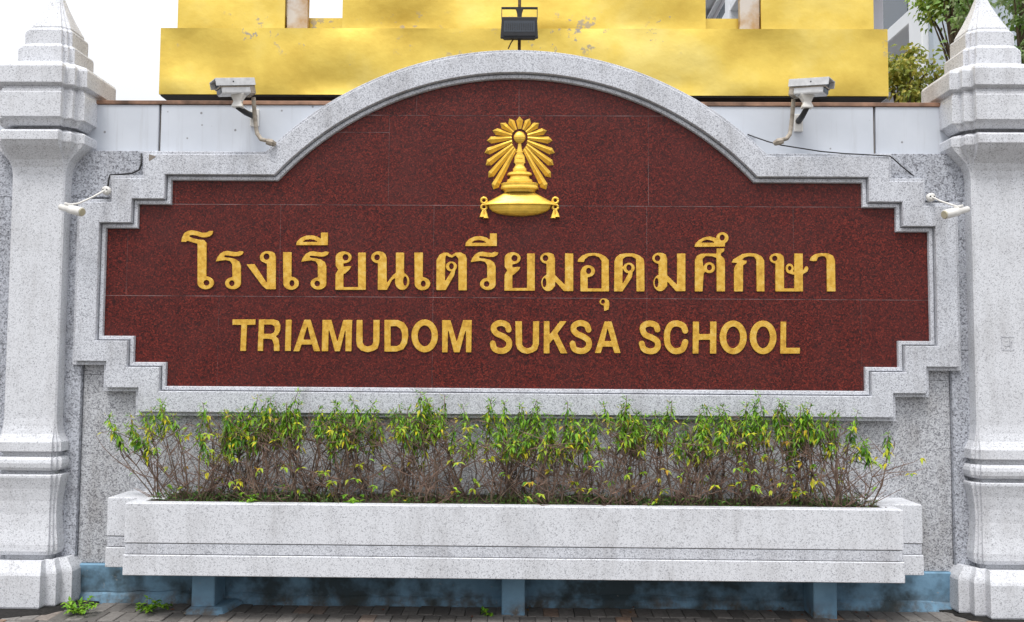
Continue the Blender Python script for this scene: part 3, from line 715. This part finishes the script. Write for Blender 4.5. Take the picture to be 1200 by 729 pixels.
# name each shrub by the letter of the Latin line it stands below
LET = [(286,'first T of the first word'),(316,'R of the first word'),(338,'I of the first word'),(360,'A of the first word'),(395,'first M of the first word'),(432,'U of the first word'),(464,'D of the first word'),(498,'O of the first word'),(536,'last M of the first word'),
       (587,'first S of the second word'),(618,'U of the second word'),(651,'K of the second word'),(680,'last S of the second word'),(712,'A of the second word'),(761,'S of the third word'),(792,'C of the third word'),(825,'H of the third word'),(859,'first O of the third word'),(894,'last O of the third word'),(925,'L of the third word')]
LET[0] = (286, 'T of the first word')
byl = {}
for q in specs[1:-1]:
    x = q[0]
    if x < at(268, 500, q[1]).x: k = 'step of the frame near the white-sky pillar'
    elif x > at(945, 500, q[1]).x: k = 'step of the frame near the tree-backed pillar'
    else: k = min(LET, key=lambda t_: abs(at(t_[0], 395, q[1]).x-x))[1]
    byl.setdefault(k, []).append(q)
for k, qs in byl.items():
    qs.sort(key=lambda q: q[2])
    for n_, q in enumerate(qs):
        size = '' if len(qs) == 1 else ('shorter ' if n_ == 0 else 'taller ') if len(qs) == 2 and qs[1][2]-qs[0][2] > .06 else ''
        q[4] = ('leggy yellow-green planter shrub below the ' if not size else size+'leggy planter shrub below the ')+k
for x, y, h, ns, lab, lean, grp in specs: shrub(x, y, h, ns, rr, lab, lean, grp)
# low weeds and moss along the soil
gc = MB()
for i in range(5200):
    x = rr.uniform(-XF+.1, XF-.1); cl = .5+.5*math.sin(x*5.3)*math.sin(x*2.1+1); 
    if rr.random() > .35+.65*cl: continue
    y = rr.uniform(-.385, -.06); z = ZS-.008+rr.uniform(0, .075)*rr.random()**.6*(.5+cl)
    d = Vector((rr.uniform(-1, 1), rr.uniform(-1, .3), rr.uniform(-.2, 1))); L = rr.uniform(.012, .03)
    leaf(gc, Vector((x, y, z)), d, Vector((0, -.4, 1)), L, L*.5, mixc(mixc(DK, MD, rr.random()*.8), (.10, .085, .03), rr.random()*.5))
    if i % 3 == 0:
        p = Vector((x, y, ZS-.012)); leaf(gc, p, Vector((rr.uniform(-.4, .4), rr.uniform(-.4, .2), 1)), Vector((0, -1, 0)), rr.uniform(.04, .11), .004, mixc(DK, (.16, .12, .05), rr.random()))
tag(gc.build('moss_and_weeds', 'leaf', loc=(0, -.2, ZS-.01)), 'low dark green moss and weeds covering the planter soil', 'moss', kind='stuff')
# separate bright weeds
def weed(p, n, L, label, rr, cat='weed', group=None, spread=.8):
    t = empty('weed', p, label, cat, group); m = MB(); s_ = MB()
    for k in range(n):
        a = rr.uniform(0, 2*math.pi); d = Vector((math.cos(a)*spread, math.sin(a)*spread, rr.uniform(.3, 1.2))).normalized()
        tip = p+d*rr.uniform(.2, 1)*L
        s_.tube([p, p.lerp(tip, .5)+Vector((0, 0, .01)), tip], [.0022, .0018, .001], 4)
        for e in range(4):
            o_ = Vector((rr.uniform(-1, 1), rr.uniform(-1, 1), rr.uniform(-.3, .5))); l_ = rr.uniform(.026, .048)
            leaf(m, tip, o_, Vector((0, 0, 1)), l_, l_*.6, mixc(MD, LT, rr.uniform(.1, 1)))
    s_.build('stem', 'twig', t); m.build('leaf_cluster', 'leaf', t)
for px, lab in ((291, 'small bright green weed on the planter rim near the white-sky pillar'), (412, 'small dark green seedling behind the planter rim')):
    q = at(px, 588, -.385); weed(Vector((q.x, -.385, ZS-.005)), 9, .09, lab, rr)
for px, py, n, L, lab in ((94, 716, 34, .13, 'bushy green weed at the foot of the white-sky pillar'), (172, 714, 24, .09, 'low green weed on the paving between pillar and first blue leg'), (196, 709, 5, .05, 'tiny weed beside the flared foot of the blue leg'), (570, 716, 6, .035, 'tiny green tuft on the paving beside the middle blue leg')):
    Y = -6+ (1.6/((py+ (600-px)*.0069 -424.8)/FPX)); q = at(px, py, Y); weed(Vector((q.x, Y, 0)), n, L, lab, rr)
# fallen leaves and grit on the paving
FL = [(205,712),(219,716),(262,713),(276,706),(283,703),(322,709),(450,712),(555,718),(620,712),(622,708),(740,714),(742,708),(905,712),(918,709),(940,716),(1000,712),(1015,716)]
for i, (px, py) in enumerate(FL):
    Y = -6+1.6/((py+(600-px)*.0069-424.8)/FPX); q = at(px, py, Y); m = MB(); a = rr.uniform(0, 6.28)
    leaf(m, Vector((q.x, Y, .008)), Vector((math.cos(a), math.sin(a), .12)), Vector((0, 0, 1)), rr.uniform(.03, .05), .022, rr.choice(((.20,.07,.03),(.28,.16,.06),(.14,.05,.03),(.32,.27,.2))))
    tag(m.build('fallen_leaf', 'leaf', loc=(q.x, Y, 0)), 'dry brown fallen leaf on the paving under the planter', 'leaf', 'fallen leaves on the paving')

# ------------------------------------------------------------------ cameras, lamp, cables
def frame_mat(o, xdir, zup=Vector((0, 0, 1))):
    x = xdir.normalized(); y = zup.cross(x).normalized(); z = x.cross(y)
    return Matrix(((x.x, y.x, z.x, o.x), (x.y, y.y, z.y, o.y), (x.z, y.z, z.z, o.z), (0, 0, 0, 1)))
def cctv(s, label):
    X = lambda px: px if s < 0 else px
    if s < 0: wallp = at(299, 136, .058); c = at(276, 103.5, -.17); cj = at(317, 167, -.062); back = at(297, 114, -.10)
    else: wallp = at(935, 142, .058); c = at(948, 104, -.17); cj = at(913, 166, -.062); back = at(930, 116, -.10)
    t = empty('cctv_camera', wallp, label, 'camera', 'housed security cameras on the parapet')
    d = Vector((s*.80, -.58, -.20 if s < 0 else -.12)); F = frame_mat(c, d)
    body = MB().obox(F, .112, .05, .046).build('housing', 'alu', t, .010, 2)
    MB().obox(F @ Matrix.Translation((.014, 0, .052)), .132, .060, .004).build('sunshield', 'alu', t, .003)
    for q in (-1, 1): MB().obox(F @ Matrix.Translation((.014, q*.0605, .030)), .132, .002, .024).build('sunshield_side', 'alu', t)
    MB().obox(F @ Matrix.Translation((.1135, 0, 0)), .003, .042, .036).build('front_glass', 'lamp_glass', t)
    for q in (-1, 1): MB().tube([F @ Vector((.03, q*.0622, .03)), F @ Vector((.03, q*.0645, .03))], .005, 8).build('screw', 'dark', t)
    MB().obox(F @ Matrix.Translation((.01, .0, -.0005)), .112, .0515, .004).build('seam_strip', 'tan', t)
    MB().obox(F @ Matrix.Translation((-.098, 0, -.002)), .018, .0525, .048).build('end_cap', 'tan', t, .004)
    bot = F @ Vector((-.01, 0, -.042)); bot2 = bot+Vector((0, 0, -.085))
    MB().loft([[bot+Vector((x*.05*k, y*.035*k, z)) for x, y in ((-1,-1),(1,-1),(1,1),(-1,1))] for z, k in ((.0, 1), (-.02, .75), (-.05, .5), (-.08, .72), (-.088, .72))]).build('bracket_head', 'white_plastic', t, .003)
    MB().tube([bot2, bot2.lerp(wallp, .5)+Vector((0, 0, -.01)), wallp+Vector((0, -.01, -.005))], [.017, .02, .022], 8).build('bracket_arm', 'dark', t, smooth=True)
    MB().box(wallp.x-.03, wallp.x+.03, wallp.y-.018, wallp.y+.004, wallp.z-.075, wallp.z+.045).build('wall_plate', 'white_plastic', t, .004)
    b1 = Vector((back.x, -.06, back.z-.12)); b2 = Vector((back.x-s*.006, -.05, back.z-.19))
    MB().tube([back, back.lerp(b1, .5), b1, b2, Vector((b2.x*.85+cj.x*.15, -.07, b2.z*.55+cj.z*.45)), Vector((b2.x*.55+cj.x*.45, -.082, cj.z+.016)), cj+Vector((0, -.022, .002))], .0145, 8).build('conduit', 'tan', t, smooth=True)
    MB().tube([cj+Vector((s*.02, -.03, 0)), cj+Vector((-s*.012, -.022, -.006)), cj+Vector((-s*.026, .004, -.010))], [.02, .024, .018], 8).build('conduit_joint', 'tan', t)
cctv(-1, 'boxy silver security camera with tan conduit, aimed towards the white-sky pillar')
cctv(1, 'boxy silver security camera with tan conduit, aimed towards the tree-backed pillar')
def bullet(s, label):
    if s < 0: mt = at(125, 223.5, -.055); a = at(70.5, 242.5, -.20); b = at(96, 248.5, -.27); j = at(92, 240.5, -.2)
    else: mt = at(1090.5, 231.5, -.055); a = at(1134.5, 245, -.20); b = at(1107, 251.5, -.27); j = at(1113, 241.5, -.2)
    t = empty('bullet_camera', mt, label, 'camera', 'small white bullet cameras')
    d = (b-a).normalized()
    MB().tube([a, a+d*.004, a.lerp(b, .42), a.lerp(b, .45), b-d*.004, b], [.017, .020, .022, .029, .031, .029], 14).build('body', 'white_plastic', t, smooth=True)
    MB().tube([b-d*.002, b+d*.006], [.026, .024], 14).build('lens_window', 'cream_glass', t)
    sh = (a+b)/2+Vector((0, 0, .031)); MB().obox(frame_mat(sh-d*.02, d), .03, .013, .007).build('mount_block', 'white_plastic', t, .003)
    MB().tube([mt+Vector((0, -.02, 0)), mt.lerp(j, .5)+Vector((0, 0, .006)), j+Vector((0, 0, .012)), sh-d*.01], [.007, .006, .006, .007], 8).build('arm', 'white_plastic', t, smooth=True)
    MB().tube([mt+Vector((0, .004, 0)), mt+Vector((0, -.014, 0)), mt+Vector((0, -.026, 0))], [.030, .029, .018], 16).build('mount_plate', 'white_plastic', t, smooth=False)
    for q in (-1, 1): MB().tube([mt+Vector((q*.013, -.022, .003)), mt+Vector((q*.013, -.0275, .003))], .005, 6).build('screw', 'dark', t)
bullet(-1, 'small white bullet camera on the frame step beside the white-sky pillar')
bullet(1, 'small white bullet camera on the frame step beside the tree-backed pillar')
# floodlight above the arch
top = Vector((0.0, .03, ZC+Rp+.17)); px0 = at(608.5, 58, .03); ztop_arch = ZC+math.sqrt((Rp+.17)**2-px0.x**2)
fl = empty('floodlight', (px0.x, .03, ztop_arch), 'black rectangular floodlight on a rusty pole on top of the sign arch', 'floodlight')
z_of = lambda y: at(608, y, .0).z
xo = px0.x
zc = z_of(35); hw = .5*(at(631, 35, 0).x-at(587, 35, 0).x); hh = .5*(z_of(22)-z_of(47))
MB().tube([(xo, .06, ztop_arch-.03), (xo, .06, z_of(5)), (xo, .06, z_of(-22))], .0115, 10).build('pole', 'brown_pole', fl, smooth=True)
MB().loft([[(xo+x*hw*k, y, zc+z*hh*k-.0) for x, z in ((-1,-1),(1,-1),(.93,1),(-.93,1))] for y, k in ((-.045, 1), (-.03, 1), (-.02, .93), (.035, .82))]).build('housing', 'black_metal', fl, .004)
MB().box(xo-hw*.82, xo+hw*.82, -.0475, -.04, zc-hh*.42, zc+hh*.62).build('front_glass', 'lamp_glass', fl)
MB().box(xo-hw*.84, xo+hw*.84, -.050, -.0455, zc-hh*.80, zc-hh*.46).build('lower_bezel', 'black_metal', fl)
for k in range(13): MB().box(xo-hw*.70+k*hw*1.4/12-.0018, xo-hw*.70+k*hw*1.4/12+.0018, -.0505, -.047, zc-hh*.25, zc+hh*.38).build('reflector_rib', 'black_metal', fl)
MB().box(xo-hw*.98, xo+hw*.98, .044, .056, z_of(7.5), z_of(5)).build('crossbar', 'black_metal', fl, .002)
for s in (-1, 1): MB().tube([(xo+s*hw*.95, .05, z_of(6)), (xo+s*hw*.95, .02, z_of(20)), (xo+s*hw*.93, -.01, z_of(25))], .0028, 5).build('hanger', 'black_metal', fl)
MB().loft([[(xo+x*k, .05+y*.016, z) for x, y in ((-1,-1),(1,-1),(1,1),(-1,1))] for z, k in ((z_of(20), .014), (z_of(12), .017), (z_of(7), .026))]).build('clamp', 'black_metal', fl)
MB().tube([(xo-.04, .0, z_of(46)), (xo-.06, -.01, z_of(52)), (xo-.075, -.005, z_of(57.5))], .0045, 6).build('feed_cable', 'brown_pole', fl)
def cable(pts, r, label):
    P = [at(*p) for p in pts]; tag(MB().tube(P, r, 6).build('cable', 'dark', loc=P[0], smooth=True), label, 'cable')
cable([(876,157.5,.052),(884,160.5,.050),(900,166,-.058),(915,170,-.060),(940,174,-.060),(962,177.5,-.060),(990,180,-.060),(1020,181.5,-.060),(1043,183,-.060),(1047,186,-.060),(1058,196,-.02),(1070,205.5,-.0),(1077,210.5,.03)], .0042, 'thin black cable sagging along the frame top by the tree-backed pillar')
cable([(166,180,-.0),(165.5,192,-.01),(163,199,-.015),(155,203,-.015),(140,204.5,-.015),(129,205,-.02),(127.5,210,-.02),(126.5,218,-.045)], .006, 'dark cable tucked in the frame steps down to a white bullet camera')

# ------------------------------------------------------------------ golden structure behind the wall
GY = 1.0
gd = empty('golden_pavilion', (0, GY+2, 0), 'large gold sheeted stepped base rising behind the sign wall', 'monument')
def gx(px, Y): return at(px, 30, Y).x
zA = .5*(at(190, 108, GY).z+at(1040, 115, GY).z); zB = .5*(at(190, 31, GY).z+at(1040, 36, GY).z)
x0, x1 = gx(188.5, GY), gx(1040, GY)
def sheet(name, xa, xb, ya, yb, za, zb, seed, amp=.012, parent=gd):
    """a box whose sheet-metal front is gently dented"""
    rr2 = random.Random(seed); nx, nz = max(2, int((xb-xa)/.06)), max(2, int((zb-za)/.06)); ph = [rr2.uniform(0, 6) for _ in range(6)]
    g_ = [[(xa+(xb-xa)*i/nx, ya+(amp*(math.sin(i*.16+ph[0])*math.sin(j*.55+ph[1])+.6*math.sin(i*.41+ph[2]+j*.3)) if 0 < i < nx and 0 < j < nz else 0)-.0, za+(zb-za)*j/nz) for i in range(nx+1)] for j in range(nz+1)]
    m = MB(); m.loft(g_, False, False, False)
    nf = len(m.f)
    m.add([(xa,ya,za),(xb,ya,za),(xb,yb,za),(xa,yb,za),(xa,ya,zb),(xb,ya,zb),(xb,yb,zb),(xa,yb,zb)], [(0,3,2,1),(4,5,6,7),(1,2,6,5),(2,3,7,6),(3,0,4,7)])
    return m.build(name, 'gold', parent, smooth=True)
ob = sheet('lower_tier', x0, x1, GY, GY+4.5, zA, zB, 1)
MB().box(x0+.3, x1-.3, GY+.6, GY+4.2, -.06, zA-.001).build('support_wall', 'rust', gd)
MB().box(x0+.01, x1-.01, GY+.012, GY+.8, zA-.012, zA-.0015).build('soffit_shade', 'dark', gd)  # added dark sheet, paints in the shade under the gold tier
Y2 = GY+.14; zC = .5*(at(380, 16, Y2).z+at(845, 16, Y2).z)
sheet('upper_tier', gx(212, Y2+.1), gx(1018, Y2+.1), Y2+.1, GY+4.3, zB+.001, zC, 2, .006)
zT = zB+2.6
sheet('corner_pier', gx(208, Y2), gx(333.5, Y2), Y2, Y2+.10, zB+.002, zT, 3, .008)
sheet('corner_pier', gx(892, Y2), gx(1024, Y2), Y2, Y2+.10, zB+.002, zT, 4, .008)
sheet('central_block', gx(401, Y2), gx(827, Y2), Y2, Y2+3.2, zB+.0025, zT+.8, 5, .012)
for a, b in ((334, 362), (865.5, 892)):
    xa, xb = gx(a, Y2+.03)+.001, gx(b, Y2+.03)-.001
    MB().loft([[(xa+.012*k, Y2+.03, z), (xb-.012*k, Y2+.03, z), (xb-.012*k, Y2+.09, z), (xa+.012*k, Y2+.09, z)] for z, k in ((zB+.003, 1), (zT, 0))]).build('plaster_column', 'column', gd, .004)

# ------------------------------------------------------------------ building and trees behind
BX = 8.0
bd = empty('white_building', (BX+5, 26, -.06), 'pale modern building with projecting floor bands and dark windows, behind the gold base', 'building')
MB().box(BX+.9, BX+14, 12.2, 52, -.06, 20).build('wall', 'blilac', bd)
MB().box(BX+.0, BX+14, 11.2, 11.44, -.06, 20).build('end_wall', 'bgrey', bd, .02)
for f in range(7):
    z = 8.62+3.3*(f-2)
    MB().box(BX-.05, BX+2, 12.0, 52, z, z+.30).build('floor_band', 'bwhite', bd, .02)
    MB().box(BX+.70, BX+1.2, 12.2, 52, z-.52, z-.40).build('window_head', 'bwhite', bd, .01)
    for k in range(10):
        y = 12.4+3.9*k
        wdw = MB().box(BX+.80, BX+.95, y+.3, y+3.2, z-2.7, z-1.0).build('window', 'bwhite', bd)
        MB().box(BX+.78, BX+.83, y+.36, y+1.72, z-2.64, z-1.06).build('pane', 'glass', wdw)
        MB().box(BX+.78, BX+.83, y+1.78, y+3.14, z-2.64, z-1.06).build('pane', 'glass', wdw)
for y in (11.45, 19.9, 28.0, 36.0):
    MB().box(BX-.12, BX+.6, y, y+.60, -.06, 20).build('pier', 'bwhite', bd, .02)
def tree(name, base, ctr, rad, nclump, nleaf, lsz, label, seed, pal, grp):
    rr2 = random.Random(seed); t = empty(name, base, label, 'tree', grp)
    tr = MB(); b = Vector(base); c = Vector(ctr)
    mid = b.lerp(c, .5)+Vector((rr2.uniform(-.1, .1), rr2.uniform(-.1, .1), 0))
    tr.tube([b, mid, c.lerp(mid, .3), c], [.10, .075, .055, .02], 8)
    lv = MB(); br = MB()
    for k in range(nclump):
        while True:
            v = Vector((rr2.uniform(-1, 1), rr2.uniform(-1, 1), rr2.uniform(-1, 1)))
            if .25 < v.length < 1: break
        p = c+Vector((v.x*rad[0], v.y*rad[1], v.z*rad[2])); s0 = mid.lerp(c, rr2.uniform(.2, .9))
        br.tube([s0, s0.lerp(p, .5)+Vector((0, 0, .08)), p], [.022, .014, .004], 5)
        tone = rr2.random(); cr = rr2.uniform(.14, .30)*(rad[0]/1.1)**.5
        for q in range(nleaf):
            u = Vector((rr2.gauss(0, 1), rr2.gauss(0, 1), rr2.gauss(0, .8)))*cr*.55; d = (u+Vector((rr2.uniform(-.3, .3), rr2.uniform(-.3, .3), -.15)))
            cc = mixc(mixc(pal[0], pal[1], tone), pal[2], rr2.random()**2*.8); L = lsz*rr2.uniform(.7, 1.3)
            leaf(lv, p+u, d, Vector((rr2.uniform(-.8, .8), rr2.uniform(-1, .2), .7)), L, L*.62, cc)
    tr.build('trunk', 'trunk', t, smooth=True); br.build('limb', 'trunk', t); lv.build('crown', 'leaf', t)
def pt(px, py, Y): q = at(px, py, Y); return (q.x, Y, q.z)
GR = ((.13,.24,.035), (.26,.42,.06), (.50,.56,.12))
a = pt(1196, 28, 3.2); tree('leafy_tree', (a[0]+.1, 3.2, -.06), a, (.62, .6, .85), 46, 100, .07, 'leafy green tree behind the spire of a pillar', 11, ((.10,.21,.04), (.22,.38,.08), (.60,.64,.45)), 'trees behind the wall')
a = pt(1114, -16, 4.2); tree('leafy_tree', (pt(1160, 100, 4.2)[0], 4.2, -.06), a, (.36, .4, .34), 34, 90, .07, 'bright green tree overhanging the pale building', 12, GR, 'trees behind the wall')
a = pt(1066, 102, 2.4); tree('leafy_tree', (a[0], 2.4, -.06), a, (.30, .35, .36), 24, 75, .06, 'small yellow-green tree peeping over the parapet by the gold base', 13, ((.14,.19,.03), (.28,.34,.06), (.58,.48,.10)), 'trees behind the wall')
